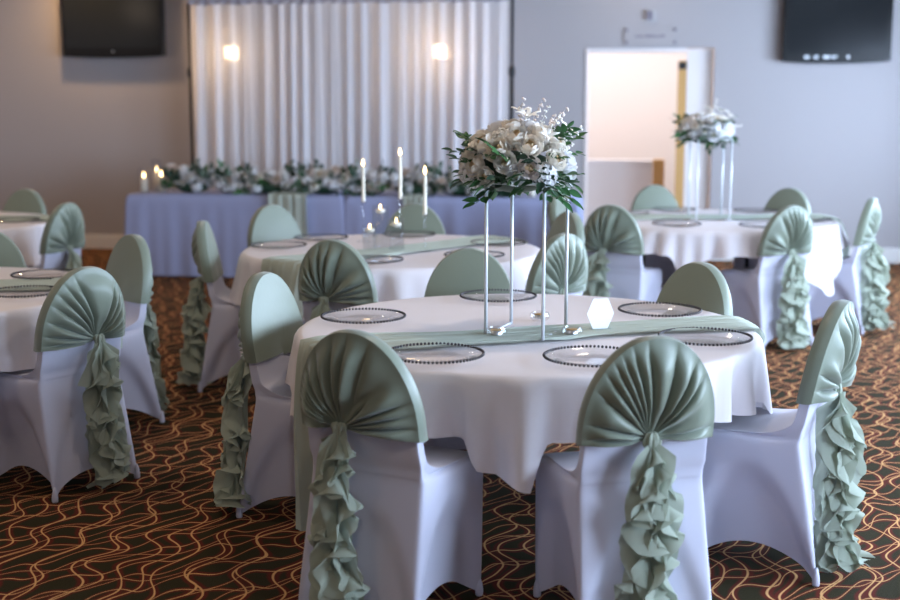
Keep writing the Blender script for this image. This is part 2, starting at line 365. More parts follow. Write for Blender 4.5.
class Cloth:
    """Square white cloth draped over a round top; chairs lift its hem."""
    def __init__(s, c, corner, chairs, seed, flare=.03, half=1.08, rmax=1.4, cap=.262):
        s.c = c; s.corner = R(corner); s.ch = [R(a) for a in chairs]; s.flare = flare; s.half = half; s.rmax = rmax; s.cap = cap
        rn = random.Random(seed)
        s.w = [(k, rn.uniform(0, 6.28), rn.uniform(.5, 1.0)) for k in (9, 17, 29, 41)]
        s.z = [(rn.uniform(2, 7), rn.uniform(2, 7), rn.uniform(0, 6.28)) for _ in range(4)]
    def drop(s, p):
        a = (p - s.corner + PI / 4) % (PI / 2) - PI / 4          # 0 at a corner
        d = s.half - TR + (s.rmax - s.half) * (1 - abs(a) / (PI / 4)) ** 1.7
        cap = .75
        for c in s.ch:
            da = abs((p - c + PI) % (2 * PI) - PI)
            k = max(0., min(1., (da - R(11)) / R(13))); k = k * k * (3 - 2 * k)
            cap = min(cap, s.cap + k * .55)
        return min(d, cap)
    def hang(s, p, q, off=0., drop=None):
        """point on the hanging part: q metres below the edge"""
        d = s.drop(p) if drop is None else drop
        k = min(1, q / max(.001, d)); ed = max(.001, d)
        amp = .068 * min(1.2, .25 + d / .40) * k ** .85
        wv = sum(a * sin(n * p + f) for n, f, a in s.w) / 2.2
        wv = wv - .35 * abs(wv)
        rad = TR + .008 + .012 * min(1, q / .03) + s.flare * k + amp * wv + off
        return (s.c[0] + rad * cos(p), s.c[1] + rad * sin(p), TZ + .006 - q)
    def top_z(s, x, y): return TZ + .005 + .0012 * sum(sin(a * x + b_ * y + f) for a, b_, f in s.z)
    def build(s, label, group):
        b = MB(); n = 300
        rows = [0.001, .2, .45, .65, .8, .83]
        def fn(u, v):
            p = 2 * PI * u; j = round(v * 24)
            if j <= 5: r = rows[j]; x, y = r * cos(p), r * sin(p); return (x, y, s.top_z(x, y) if r < .82 else TZ + .005)
            if j == 6: return ((TR + .004) * cos(p), (TR + .004) * sin(p), TZ + .003)
            q = ((j - 6) / 18) ** 1.1 * s.drop(p); x, y, z = s.hang(p, q); return (x - s.c[0], y - s.c[1], z)
        b.grid(fn, n, 24, True)
        o = b.build('tablecloth', M_LINEN, None, (*s.c, 0)); tag(o, label, 'tablecloth', group); return o

def runner(cl, a0, a1, half, h0, h1, label, seed, group='sage runners across the round tables'):
    """gathered cloth strip from edge angle a0 to edge angle a1, hanging h0 and h1 metres over the edges"""
    A = Vector((TR * cos(R(a0)), TR * sin(R(a0)), 0)); B = Vector((TR * cos(R(a1)), TR * sin(R(a1)), 0))
    d = (B - A).normalized(); nrm = Vector((-d.y, d.x, 0)); off = A.dot(nrm)
    rn = random.Random(seed); f = [(rn.uniform(8, 30), rn.uniform(0, 6.28), rn.uniform(-3, 3)) for _ in range(5)]
    NL, NH = 44, 16
    b = MB()
    def fn(u, v):
        i = round(v * (NL + 2 * NH)); w = 2 * u - 1
        def edgept(sg, pinch=1.):
            y = off + w * half * pinch; y = max(-.83, min(.83, y)); x = sg * math.sqrt(TR * TR - y * y); p = d * x + nrm * y; return math.atan2(p.y, p.x)
        pleat = .008 * sin(w * 15 + 1.8 * sin(i * .13 + seed)) + .004 * sin(w * 34 + 2 * sin(i * .09 + 2))
        if i < NH or i > NL + NH:
            k = (NH - i) / NH if i < NH else (i - NL - NH) / NH; h = (h0 if i < NH else h1) * k; sg = -1 if i < NH else 1
            p = edgept(sg, 1 - .25 * k); dr = cl.drop(p); q = min(h, dr)
            P = cl.hang(p, q, .008 + abs(pleat) * 1.3)
            return (P[0] - cl.c[0], P[1] - cl.c[1], TZ + .006 - h)
        k = (i - NH) / NL
        pin = 1 - .22 * sin(PI * k) ** 2 + .05 * sin(5 * k + seed)
        y = off + w * half * pin; xe = math.sqrt(max(.01, TR * TR - (off + w * half) ** 2))
        x = -xe + 2 * xe * k; e = min(k, 1 - k)
        x *= 1 + .022 / xe if e < .001 else 1
        p = d * x + nrm * y
        z = cl.top_z(p.x, p.y) + .007 + abs(pleat) * 1.3 * (1 if e > .02 else .3)
        return (p.x, p.y, z)
    b.grid(fn, 46, NL + 2 * NH)
    o = b.build('table_runner', M_RUN, None, (*cl.c, 0)); return tag(o, label, 'table runner', group)

T = {1: (.285, 4.605), 2: (-.33, 7.11), 3: (1.90, 8.95), 4: (-2.45, 5.52), 5: (-3.65, 8.75)}
TN = {1: 'nearest round table under the tall flower stand', 2: 'round table with the three tapers', 3: 'right rear round table', 4: 'left front round table cut by the frame', 5: 'left rear round table cut by the frame'}
table0 = make_table(); tag(table0, 'folding table under the cloth of the ' + TN[1], 'table', 'round tables'); table0.location = (*T[1], 0)
for k in (2, 3, 4, 5): dup(table0, (*T[k], 0), R(20 * k), 'folding table under the cloth of the ' + TN[k], 'round tables')
G_CL = 'white cloths on the round tables'
CL = {1: Cloth(T[1], -91, (-118, -77, -31, 32, 102, 171), 5, .008, 1.05, 1.20, .215), 2: Cloth(T[2], -60, (-166, -100, -46, 16, 83, 135), 8, .05),
      3: Cloth(T[3], -47, (-132, -77, -21, 41, 107, 155), 12, .05, 1.0, 1.30, .17), 4: Cloth(T[4], -45, (-31, 32, 100), 20, .01, 1.06, 1.25, .25), 5: Cloth(T[5], -80, (-31, 60), 31, .05)}
CL[1].build('white cloth with long front corner on the ' + TN[1], G_CL)
CL[2].build('white cloth draped over the ' + TN[2], G_CL)
CL[3].build('white cloth draped over the ' + TN[3], G_CL)
CL[4].build('white cloth draped over the ' + TN[4], G_CL)
CL[5].build('white cloth draped over the ' + TN[5], G_CL)
runner(CL[1], -150, 4, .14, .66, .10, 'sage green runner gathered under the tall flower stand on the nearest table', 1)
runner(CL[2], -128, 35, .17, .55, .3, 'sage green runner under the tapers on the middle table', 2)
runner(CL[3], 178, 2, .16, .3, .3, 'sage green runner across the right rear table', 3)
runner(CL[4], 178, 10, .16, .3, .3, 'sage green runner across the left front table', 4)
runner(CL[5], 170, 10, .16, .3, .3, 'sage green runner across the left rear table', 5)

# ------------------------------------------------------------------ chairs
def lean(z): return -.165 - max(0, (z - .46)) * .19           # centre plane of the backrest
BT = .036                                                     # backrest thickness
def halfw(z):
    if z <= .64: return .196 + .004 * (.64 - z)
    k = min(1, (z - .64) / .265); return .196 * max(0, 1 - k ** 1.95) ** (1 / 1.95)
def make_cover():
    n = 18; ZS = .455
    foot = [(.212, .185), (-.212, .185), (-.215, -.268), (.215, -.268)]      # front-right, front-left, rear-left, rear-right
    seat = [(.208, .205), (-.208, .205), (-.198, -.183), (.198, -.183)]
    def per(poly, i):
        sd, k = divmod(i, n); a, c = poly[sd], poly[(sd + 1) % 4]; q = k / n
        q = .5 - .5 * cos(PI * q) if False else q
        return a[0] + (c[0] - a[0]) * q, a[1] + (c[1] - a[1]) * q, q, sd
    N_ = 4 * n; loops = []
    nrm = [(0, 1), (-1, 0), (0, -1), (1, 0)]
    RZ = 12
    for j in range(RZ + 1):
        k = j / RZ; L = []
        for i in range(N_):
            fx, fy, q, sd = per(foot, i); sx, sy, _, _ = per(seat, i)
            e = 1 - abs(2 * q - 1)                                       # 0 at legs, 1 mid
            zb = .003 + .125 * (1 - (1 - e) ** 2.0) * (.75 if sd != 2 else .65)
            z = zb + (ZS - .02 - zb) * k
            zk = z / ZS
            x = fx + (sx - fx) * zk; y = fy + (sy - fy) * zk
            zA = .40 * (1 - abs(2 * q - 1) ** 2.6)                       # tension arch between the legs
            w = max(0, min(1, (zA - z) / .10)); w = w * w * (3 - 2 * w)
            dep = (.050, .050, .028, .050)[sd] * w * (.35 + .65 * (1 - zk)) * min(1, e * 4)
            x -= nrm[sd][0] * dep; y -= nrm[sd][1] * dep
            L.append((x, y, z))
        loops.append(L)
    cx, cy = 0, 0
    for (z, ins) in ((ZS, .003), (ZS + .010, .010), (ZS + .015, .024)):
        L = []
        for i in range(N_):
            sx, sy, q, sd = per(seat, i); kk = 0 if sd == 2 else (1 if sd == 0 else min(1, 3 * (q if sd == 3 else 1 - q))); L.append((sx * (1 - ins / .2 * kk), sy * (1 - ins / .2 * kk) if sy > 0 else sy, z))
        loops.append(L)
    def backloop(z, grow=0, hw=None):
        w = (halfw(z) if hw is None else hw) - .004 + grow; y0 = lean(z); L = []
        poly = [(w, y0 + BT / 2 + grow), (-w, y0 + BT / 2 + grow), (-w, y0 - BT / 2), (w, y0 - BT / 2)]
        for i in range(N_):
            x, y, q, sd = per(poly, i)
            if sd == 0: y += .008 * sin(PI * q)
            L.append((x, y, z))
        return L
    S0 = loops[-1]; B0 = backloop(ZS + .02)
    for f, dz in ((.3, .004), (.6, .007), (.80, .016), (.92, .034)):
        loops.append([(a[0] + (c[0] - a[0]) * f, a[1] + (c[1] - a[1]) * f, ZS + .015 + dz) for a, c in zip(S0, B0)])
    for z, g in ((.52, .004), (.55, .001), (.58, 0), (.62, 0), (.66, 0), (.72, -.004), (.78, -.006), (.83, -.008), (.865, -.01)):
        loops.append(backloop(z, g))
    b = MB(); vs = [p for L in loops for p in L]
    fs = [(j * N_ + i, j * N_ + (i + 1) % N_, (j + 1) * N_ + (i + 1) % N_, (j + 1) * N_ + i) for j in range(len(loops) - 1) for i in range(N_)]
    fs.append(tuple((len(loops) - 1) * N_ + i for i in range(N_)))
    b.add(vs, fs)
    return b.mesh('spandex_cover', M_SPAN)
def make_pocket(sx, sy):
    x, y = sx, sy; b = MB()
    b.lathe([(.011, 0), (.0125, .003), (.013, .02), (.010, .04), (.004, .06)], 12, Matrix.Translation((x * .955, y * .965, 0))); return b.mesh('foot_pocket', M_SPAN)

def hood_outline(phi, kx, zk):
    """distance from the knot to the hood rim in direction phi (back view plane)"""
    lo, hi = 0., .6; c, s_ = cos(phi), sin(phi)
    for _ in range(34):
        m = (lo + hi) / 2; x = kx + c * m; z = zk + s_ * m
        inside = z < .909 and abs(x) < (halfw(max(.60, z - .004)) + .008 if z > .60 else .206)
        if inside: lo = m
        else: hi = m
    return lo
def make_hood(kx, seed, npl=13):
    rn = random.Random(seed); zk = .612; b = MB()
    # front face, smooth, with a slightly bellied hem
    NF = 96; NRr = 14
    f1, f2, f3 = rn.uniform(0, 6), rn.uniform(0, 6), rn.uniform(0, 6)
    amps = [rn.uniform(.55, 1.25) for _ in range(npl + 2)]; wob = [rn.uniform(-.25, .25) for _ in range(npl + 2)]
    def rim(phi, cx):
        r = hood_outline(phi, cx, zk); return cx + r * cos(phi), zk + r * sin(phi)
    p0, p1 = -.055, PI + .055
    def back(u, v):
        phi = p0 + (p1 - p0) * u; r = hood_outline(phi, kx, zk); t_ = .05 + .95 * v
        x = kx + r * t_ * cos(phi); z = zk + r * t_ * sin(phi)
        g = u * npl + .9 * sin(u * 8 + f1) + .42 * sin(u * 19 + f2) + .30 * (1 - v) * sin(u * 13 + f3); i = math.floor(g) % (npl + 1); fr = g - math.floor(g)
        a = amps[i] * (1 - fr) + amps[i + 1] * fr if False else amps[i]
        prof = (1 - abs(2 * fr - 1 + .35 * wob[i]) ** 2.0 / (1 + .35 * abs(wob[i])) ** 2) ** .75                                # rounded ridge, sharp valley
        e9 = max(0, min(1, (v - .66) / .33)); env = min(1, v * 3.2) * (1 - .96 * e9 * e9 * (3 - 2 * e9) ** 1.0)
        plt = .036 * env * (prof - .35) * (.65 + .5 * a) * min(1, .30 + r / .16)
        belly = .024 * sin(PI * min(1, v * 1.05)) * (1 if v < .95 else .6)
        gather = .012 * max(0, 1 - v * 6)
        y = lean(z) - BT / 2 - .008 - belly - plt - gather
        if v > .97: y = lean(z) - BT / 2 - .006
        return (x, y, z)
    b.grid(back, 300, 26)
    def edge(u, v):                                            # rounded rim from back to front
        phi = p0 + (p1 - p0) * u; r = hood_outline(phi, kx, zk); x = kx + r * cos(phi); z = zk + r * sin(phi)
        q = v; bulge = .005 * sin(PI * q)
        y = lean(z) - BT / 2 - .006 + (BT + .014) * q
        c = Vector((x, 0, z - .70)); 
        if c.length > 0: c.normalize()
        return (x + c.x * bulge, y, z + c.z * bulge)
    b.grid(edge, 130, 6)
    def front(u, v):
        phi = p0 + (p1 - p0) * u; r = hood_outline(phi, kx, zk); x1 = kx + r * cos(phi); z1 = zk + r * sin(phi)
        t_ = 1 - v; x = x1 * t_; z = (.604 + .004 * sin(7 * x1)) * v + z1 * t_
        y = lean(z) + BT / 2 + .008 + .011 * sin(PI * min(1, v * .9)) + .0012 * sin(40 * z + 25 * x + f1) * (1 if z < .70 else .2) * sin(PI * v)
        return (x, y, z)
    b.grid(front, 130, 12)
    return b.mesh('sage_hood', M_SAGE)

def make_knot(seed):
    rn = random.Random(seed); a, c = rn.uniform(0, 6), rn.uniform(0, 6); b = MB()
    def fn(u, v):
        th = 2 * PI * u; ph = PI * v
        r = .020 * (1 + .24 * sin(6 * th + a + 2 * v) * sin(ph) + .13 * sin(11 * th + c) * sin(ph) + .15 * sin(3 * ph + a))
        return (1.15 * r * cos(th) * sin(ph), .7 * r * sin(th) * sin(ph), 1.0 * r * cos(ph))
    b.grid(fn, 60, 22, True); return b.mesh('gathered_knot', M_CHIF)
def make_ruffle(seed, length=.585, pool=0.):
    """jabot: frilled strips hung from one spine, their long free edges folding left and right"""
    rn = random.Random(seed); b = MB()
    for q, (ph0, w, A, lam) in enumerate(((184, .074, .50, .28), (356, .074, .50, .25), (216, .080, .70, .235), (324, .080, .70, .22), (246, .076, .80, .205), (294, .076, .80, .22), (270, .070, .9, .19))):
        p1, p2, p3 = (rn.uniform(0, 6.28) for _ in range(3)); lam *= rn.uniform(.9, 1.12)
        def fn(u, v):
            L = length * v * (1 - .05 * (q % 2)); grow = (.84 + .16 * min(1, v * 6)) * (1 + .16 * v) * (1 + .10 * sin(11 * v + p2))
            th = 2 * PI * L / lam + p1 + .9 * sin(L * 17 + p2)
            a = R(ph0) + A * u ** .65 * sin(th) + .17 * u ** 1.6 * sin(2.3 * th + p3) + .10 * u ** 3 * sin(5.1 * th + p2)
            r = w * grow * u * (1 + .16 * sin(th * .5 + p3))
            x = r * cos(a) * 1.05 + .006 * sin(9 * v + p2); y = -.012 + r * sin(a) * .72 - .012 * v
            z = -L * .985 - .078 * u * min(1, (1 - v) * 4 + .25) * (1 + .55 * cos(th)) + .004 * u * u * sin(3.7 * th + p3)
            if v > .93 and pool: x += pool * (v - .93) / .07 * u
            return (x, min(y, -.003), max(z, -length - .012 + .004 * sin(5 * u + q)))
        b.grid(fn, 18, 220)
    b.grid(lambda u, v: ((u - .5) * (.05 + .07 * v) + .006 * sin(v * 14 + seed), -.006 - .010 * sin(u * 9 + 3 * v) ** 2 * (.4 + v), -length * v), 14, 30)
    if pool:
        def fl(u, v):
            r = .03 + .11 * v; a = R(-165) + R(120) * u
            return (r * cos(a) * .8 + pool * .8, min(-.004, r * sin(a) * .62 - .01), -length + .001 + .035 * (1 - v) ** 2 + .016 * v * (1 + sin(13 * u + 4 * v)) * .8)
        b.grid(fl, 40, 10)
    return b.mesh('ruffled_sash', M_CHIF)
def make_tailend():
    b = MB()
    def strip(x0, x1, w, L, ph):
        b.grid(lambda u, v: (x0 + (x1 - x0) * v + (u - .5) * w * (.5 + .7 * v), -.012 - .020 * sin(PI * u) * (.4 + v) - .008 * sin(5 * v + ph), -L * v - .02 * u * v), 10, 20)
    strip(-.01, -.075, .06, .16, 0); strip(-.004, -.045, .055, .25, 2)
    return b.mesh('sash_tail', M_CHIF)

ME_COVER = make_cover()
ME_POCK = [make_pocket(x, y) for x, y in ((.212, .185), (-.212, .185), (-.215, -.268), (.215, -.268))]
HOODS = {'mid': make_hood(0, 4), 'mid2': make_hood(.012, 9, 12), 'left': make_hood(-.055, 14), 'right': make_hood(.052, 23)}
KX = {'mid': 0, 'mid2': .012, 'left': -.055, 'right': .052}
KNOTS = [make_knot(s) for s in (1, 2)]
RUF = [make_ruffle(2), make_ruffle(7), make_ruffle(13), make_ruffle(21, .590, .05)]
ME_TAIL = make_tailend()
def chair(label, group, hood='mid', ruf=0, knot=0, tail=False):
    t = thing('banquet_chair', label, 'chair', group=group)
    subsurf(link('spandex_cover', ME_COVER, t))
    for m in ME_POCK: link('foot_pocket', m, t)
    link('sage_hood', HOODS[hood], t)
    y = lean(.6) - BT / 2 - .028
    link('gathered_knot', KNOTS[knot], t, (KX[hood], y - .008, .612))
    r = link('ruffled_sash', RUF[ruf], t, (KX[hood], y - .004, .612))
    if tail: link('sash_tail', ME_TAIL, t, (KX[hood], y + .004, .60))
    return t
# (back-top point x, y), heading in degrees
def put(o, px, heading, loc_only=None):
    h = R(heading); k = .978; o.scale = (1, 1, 1.017); o.location = (px[0] * k + .247 * cos(h), px[1] * k + .247 * sin(h), 0); o.rotation_euler = (0, 0, h - PI / 2); return o
G1, G2, G3 = 'chairs around the nearest table', 'chairs around the middle table', 'chairs around the right rear table'
G4, G5 = 'chairs at the left front table', 'chairs at the left rear table'
LBL = 'white chair with sage hood, '
CHAIRS = [
 ('A', (-.29, 3.665), 62, G1, 'left', 1, 1, LBL + 'foreground centre, ruffled sash hanging at its left'),
 ('B', (.595, 3.57), 104, G1, 'mid', 0, 0, LBL + 'foreground right, back square on, sash down the middle'),
 ('C', (1.338, 4.22), 149, G1, 'mid2', 3, 0, LBL + 'at the right edge, turned sideways, sash trailing on the carpet'),
 ('D', (1.06, 5.25), 215, G1, 'mid', 2, 1, LBL + 'olive plain front behind the nearest table, right side'),
 ('E', (.09, 5.76), -92, G1, 'mid', 0, 0, LBL + 'wide plain front behind the flower stand rods'),
 ('L', (-.745, 4.93), -21, G1, 'right', 2, 0, LBL + 'left of the nearest table, half lit plain front'),
 ('2fan', (-.58, 6.13), 68, G2, 'left', 1, 1, LBL + 'dark pleated back in front of the middle table cloth'),
 ('2left', (-1.41, 7.10), 3, G2, 'mid', 0, 1, LBL + 'edge on at the left of the middle table'),
 ('2a', (-1.18, 8.22), -45, G2, 'mid', 2, 0, LBL + 'pale front behind the left of the middle table'),
 ('2b', (-.23, 8.30), -95, G2, 'mid', 1, 0, LBL + 'plain front behind the tapers of the middle table'),
 ('2d', (.74, 7.70), 204, G2, 'mid', 0, 1, LBL + 'olive plain front at the right of the middle table'),
 ('2c', (.59, 6.42), 132, G2, 'mid', 2, 0, LBL + 'pale pleated back seen through the flower stand rods'),
 ('3fan', (1.06, 8.22), 62, G3, 'left', 1, 1, LBL + 'dark pleated back left of the right rear table'),
 ('3back', (2.235, 8.15), 116, G3, 'mid2', 0, 0, LBL + 'pale pleated back before the right rear table'),
 ('3right', (2.98, 8.82), 152, G3, 'mid', 3, 0, LBL + 'sideways at the far right, ruffle reaching the carpet'),
 ('3farR', (2.67, 9.83), 226, G3, 'mid', 2, 1, LBL + 'dark plain front behind the right rear table'),
 ('3farL', (1.66, 10.17), -82, G3, 'mid', 0, 0, LBL + 'pale blue green front in front of the doorway'),
 ('3thin', (.83, 9.71), -22, G3, 'mid', 1, 0, LBL + 'narrow pale front between flower rods and doorway'),
 ('4fan', (-1.50, 5.10), 143, G4, 'right', 1, 1, LBL + 'large at left, flat sash tails beside its ruffle'),
 ('4r', (-1.62, 6.36), 222, G4, 'mid', 2, 0, LBL + 'olive plain front just behind the large left chair'),
 ('4l', (-2.47, 6.62), -80, G4, 'mid', 0, 1, LBL + 'only a green sliver at the left frame edge'),
 ('5fan', (-2.57, 8.38), 161, G5, 'mid2', 2, 1, LBL + 'pale pleated back beside the left rear table'),
 ('5dark', (-3.29, 9.71), 248, G5, 'mid', 0, 0, LBL + 'dark plain front behind the left rear table'),
]
base = {}
SASH = {'L': (.05, -.045, 50, 1.15), '2left': (.05, -.03, 45, 1.15), '4r': (-.03, -.02, -35, 1.0), 'C': (-.035, -.03, -50, .92), '3right': (-.02, -.05, -45, 1.15), '3fan': (-.02, -.01, 0, 1.25), '3back': (0, -.01, 0, 1.2)}
for key, p, h, g, hood, rf, kn, lab in CHAIRS:
    vk = (hood, rf, kn, key if key in SASH or key == '4fan' else '')
    if vk not in base: o = chair(lab, g, hood, rf, kn, key == '4fan'); base[vk] = o
    else: o = dup(base[vk], (0, 0, 0), 0, lab, g)
    if key in SASH:
        for c in o.children:
            if c.name.startswith('ruffled_sash'):
                dx, dy, ra, sc_ = SASH[key]; c.location.x += dx; c.location.y += dy * .4; c.rotation_euler = (R(-2 + dy * 40), 0, R(ra)); c.scale = (sc_, sc_, 1)
    put(o, p, h)

# ------------------------------------------------------------------ charger plates
def make_charger():
    t = thing('charger_plate', '', 'plate')
    b = MB(); b.lathe([(.001, .004), (.095, .004), (.105, .006), (.118, .013), (.150, .0165), (.158, .0175), (.158, .0145), (.120, .0095), (.107, .0022), (.096, .0006), (.001, .0006)], 56, caps=False); b.build('glass_plate', M_GLASS, t)
    b = MB()
    for i in range(76):
        a = 2 * PI * i / 76; b.sphere((.1605 * cos(a), .1605 * sin(a), .0175), .0050, 7, 5)
    b.build('beaded_rim', M_BEAD, t); return t
ch0 = make_charger(); first = [True]
def charger(c, r, ang, label, group):
    loc = (c[0] + r * cos(R(ang)), c[1] + r * sin(R(ang)), TZ + .0085)
    if first[0]: first[0] = False; ch0.location = loc; tag(ch0, label, 'plate', group); return ch0
    return dup(ch0, loc, R(ang), label, group)
CP = 'beaded glass charger, '
for r, a, w in ((.635, 167, 'far left on the nearest table'), (.67, -120, 'front left of the flower stand on the nearest table'), (.655, 97, 'behind the flower stand rods on the nearest table'),
                (.655, -74, 'in front of the white hexagon card, half hidden by a chair'), (.62, 28, 'right of the white hexagon card on the nearest table'), (.675, -25, 'at the right front of the nearest table')):
    charger(T[1], r, a, CP + w, 'chargers on the nearest table')
for r, a, w in ((.66, 176, 'at the left edge of the middle table'), (.63, -97, 'before the glass cylinders on the middle table'), (.64, 135, 'far left on the middle table, under the pale chair'),
                (.64, 83, 'behind the tapers on the middle table'), (.64, 16, 'far right on the middle table'), (.62, -42, 'right front of the middle table behind the rods')):
    charger(T[2], r, a, CP + w, 'chargers on the middle table')
for a, w in ((-125, 'left front of the right rear table'), (-72, 'right front of the right rear table'), (-18, 'right end of the right rear table'), (50, 'far right of the right rear table'), (107, 'far side of the right rear table before the doorway'), (160, 'left end of the right rear table')):
    charger(T[3], .64, a, CP + w, 'chargers on the right rear table')
charger(T[4], .66, 38, CP + 'further back of two on the left front table', 'chargers on the left tables'); charger(T[4], .62, -14, CP + 'nearer of two on the left front table', 'chargers on the left tables')
charger(T[5], .62, -5, CP + 'at the right of the left rear table', 'chargers on the left tables')

# ------------------------------------------------------------------ flowers
def petal(b, a0, w, r0, r1, h, curl, M=None, nu=5, nv=5, ruf=0.):
    def fn(u, v):
        a = a0 + (u - .5) * w * (.45 + .75 * sin(PI * min(1, .15 + .75 * v)))
        r = r0 + (r1 - r0) * sin(v * PI / 2) + curl * max(0, v - .6) ** 1.5 * 2.2
        z = h * (v - .12 * v * v) - abs(curl) * max(0, v - .7) * .9 - .10 * h * (2 * u - 1) ** 2 * v + ruf * sin(u * 9 + a0 * 7) * v
        return (r * cos(a), r * sin(a), z)
    b.grid(fn, nu, nv, False, M)
def make_rose(seed, material, s=1.):
    rn = random.Random(seed); b = MB()
    for L, (n_, r, tip, w) in enumerate(((3, .009, 6, 2.2), (4, .0155, 20, 1.8), (5, .0225, 36, 1.5), (6, .029, 54, 1.25), (7, .035, 76, 1.08))):
        for i in range(n_):
            a0 = 2 * PI * i / n_ + L * .8 + rn.uniform(-.15, .15); rr = r * s * rn.uniform(.95, 1.06); tp = R(tip + rn.uniform(-5, 5)); f = rn.uniform(0, 6)
            def fn(u, v):
                a = a0 + (u - .5) * w * (.5 + .6 * sin(PI * min(1, .12 + .72 * v))); th = R(150) + (tp + R(16) * (2 * u - 1) ** 2 - R(150)) * v
                q = rr * (1 + .34 * (max(0, v - .60) / .40) ** 1.5 * (1 if L else .3) + .03 * sin(7 * u + f) * v)
                return (q * sin(th) * cos(a), q * sin(th) * sin(a), q * cos(th) + .016 * s)
            b.grid(fn, 6, 8)
    m = b.mesh('rose', material); m.materials.append(M_HEART if material is not M_PETW else M_HEARTW_SHADE)
    for p in m.polygons: p.material_index = 1 if p.index < 7 * 48 else 0  # inner petal layers take the darker heart colour that stands in for shade
    return m
def make_hydrangea(seed, material, s=1., n_=44):
    rn = random.Random(seed); b = MB()
    for i in range(n_):
        th = math.acos(1 - 1.45 * (i + .5) / n_); ph = i * 2.39996
        d = Vector((sin(th) * cos(ph), sin(th) * sin(ph), cos(th))); p = d * .046 * s * rn.uniform(.92, 1.08)
        q = Vector((0, 0, 1)).rotation_difference(d).to_matrix().to_4x4()
        Mx = Matrix.Translation(p) @ q @ Matrix.Rotation(rn.uniform(0, 6), 4, 'Z')
        for k in range(4):
            a = k * PI / 2
            b.grid(lambda u, v: (cos(a) * (.013 * v) * s - sin(a) * (u - .5) * .015 * s * sin(PI * (.12 + .8 * v)), sin(a) * .013 * v * s + cos(a) * (u - .5) * .015 * s * sin(PI * (.12 + .8 * v)), .004 * s * sin(PI * v) + .003 * s * abs(2 * u - 1)), 2, 3, False, Mx)
    return b.mesh('hydrangea', material)
def make_star(seed, material, s=1.):
    b = MB()
    for k in range(6):
        a = k * PI / 3; Mx = Matrix.Rotation(a, 4, 'Z')
        b.grid(lambda u, v: (.045 * s * v, (u - .5) * .016 * s * sin(PI * (.1 + .9 * v)) , .02 * s * sin(v * 1.9) - .004 * s * abs(2 * u - 1)), 2, 6, False, Mx)
    return b.mesh('star_bloom', material)
def leafgeo(b, L, w, M, fold=.25, bend=.2):
    b.grid(lambda u, v: ((u - .5) * w * 2 * (sin(PI * v ** .75) ** .8 + .01) * .5 * 2 * .5, L * v, abs(u - .5) * w * fold - bend * L * v * v), 4, 7, False, M)
def make_spray(seed, material, L=.055, w=.034, n_=5, name='leaf_spray'):
    rn = random.Random(seed); b = MB()
    b.tube([(0, 0, 0), (0, .05, .004), (.004, .10, -.004)], [.0016, .0014, .0008], 5)
    for i in range(n_):
        y = .02 + .085 * i / max(1, n_ - 1); sgn = (-1) ** i
        a = sgn * rn.uniform(.6, 1.1) if i < n_ - 1 else rn.uniform(-.2, .2)
        Mx = Matrix.Translation((0, y, 0)) @ Matrix.Rotation(a, 4, 'Z') @ Matrix.Rotation(rn.uniform(-.4, .5), 4, 'Y') @ Matrix.Rotation(rn.uniform(-.3, .3), 4, 'X')
        leafgeo(b, L * rn.uniform(.8, 1.15), w * rn.uniform(.85, 1.1), Mx)
    return b.mesh(name, material)
def make_twig(seed, bud):
    rn = random.Random(seed); b = MB()
    pts = [(0, 0, 0)]; 
    for i in range(5): pts.append((pts[-1][0] + rn.uniform(-.010, .010), pts[-1][1] + .028, pts[-1][2] + rn.uniform(-.006, .012)))
    b.tube(pts, [.0014, .0013, .0012, .0010, .0008, .0006], 5)
    for p in pts[1:]:
        for q in range(4):
            d = Vector((rn.uniform(-1, 1), rn.uniform(.2, 1), rn.uniform(-.5, 1))).normalized(); e = Vector(p) + d * rn.uniform(.010, .020)
            b.sphere(e, (.0055, .0055, .007), 6, 5)
    return b.mesh('blossom_twig', bud)
ROSES = [make_rose(1, M_CREAM), make_rose(2, M_IVORY), make_rose(3, M_PETW), make_rose(4, M_BLUSH)]
HYD = [make_hydrangea(1, M_IVORY), make_hydrangea(2, M_PETW)]
STARS = [make_star(1, M_IVORY)]
SPRAYS = [make_spray(1, M_LEAF), make_spray(2, M_LEAFD), make_spray(3, M_LEAF, .065, .03, 6), make_spray(4, M_LEAFS, .04, .02, 7)]
TWIGS = [make_twig(1, M_IVORY), make_twig(2, M_BLUSH)]
def place(mesh, parent, p, d, s=1., roll=0.):
    """child mesh whose +Z points along d"""
    o = link(mesh.name.split('.')[0], mesh, parent); q = Vector((0, 0, 1)).rotation_difference(Vector(d).normalized()).to_matrix().to_4x4()
    o.matrix_local = Matrix.Translation(p) @ q @ Matrix.Rotation(roll, 4, 'Z') @ Matrix.Scale(s, 4); return o
def place_y(mesh, parent, p, d, s=1., roll=0.):
    """child mesh whose +Y grows along d, leaf faces turned up and outward"""
    o = link(mesh.name.split('.')[0], mesh, parent); d = Vector(d).normalized()
    x = d.cross(Vector((0, 0, 1)));  x = x.normalized() if x.length > 1e-3 else Vector((1, 0, 0))
    z = x.cross(d); m = Matrix((x, d, z)).transposed().to_4x4()
    o.matrix_local = Matrix.Translation(p) @ m @ Matrix.Rotation(roll, 4, 'Y') @ Matrix.Scale(s, 4); return o

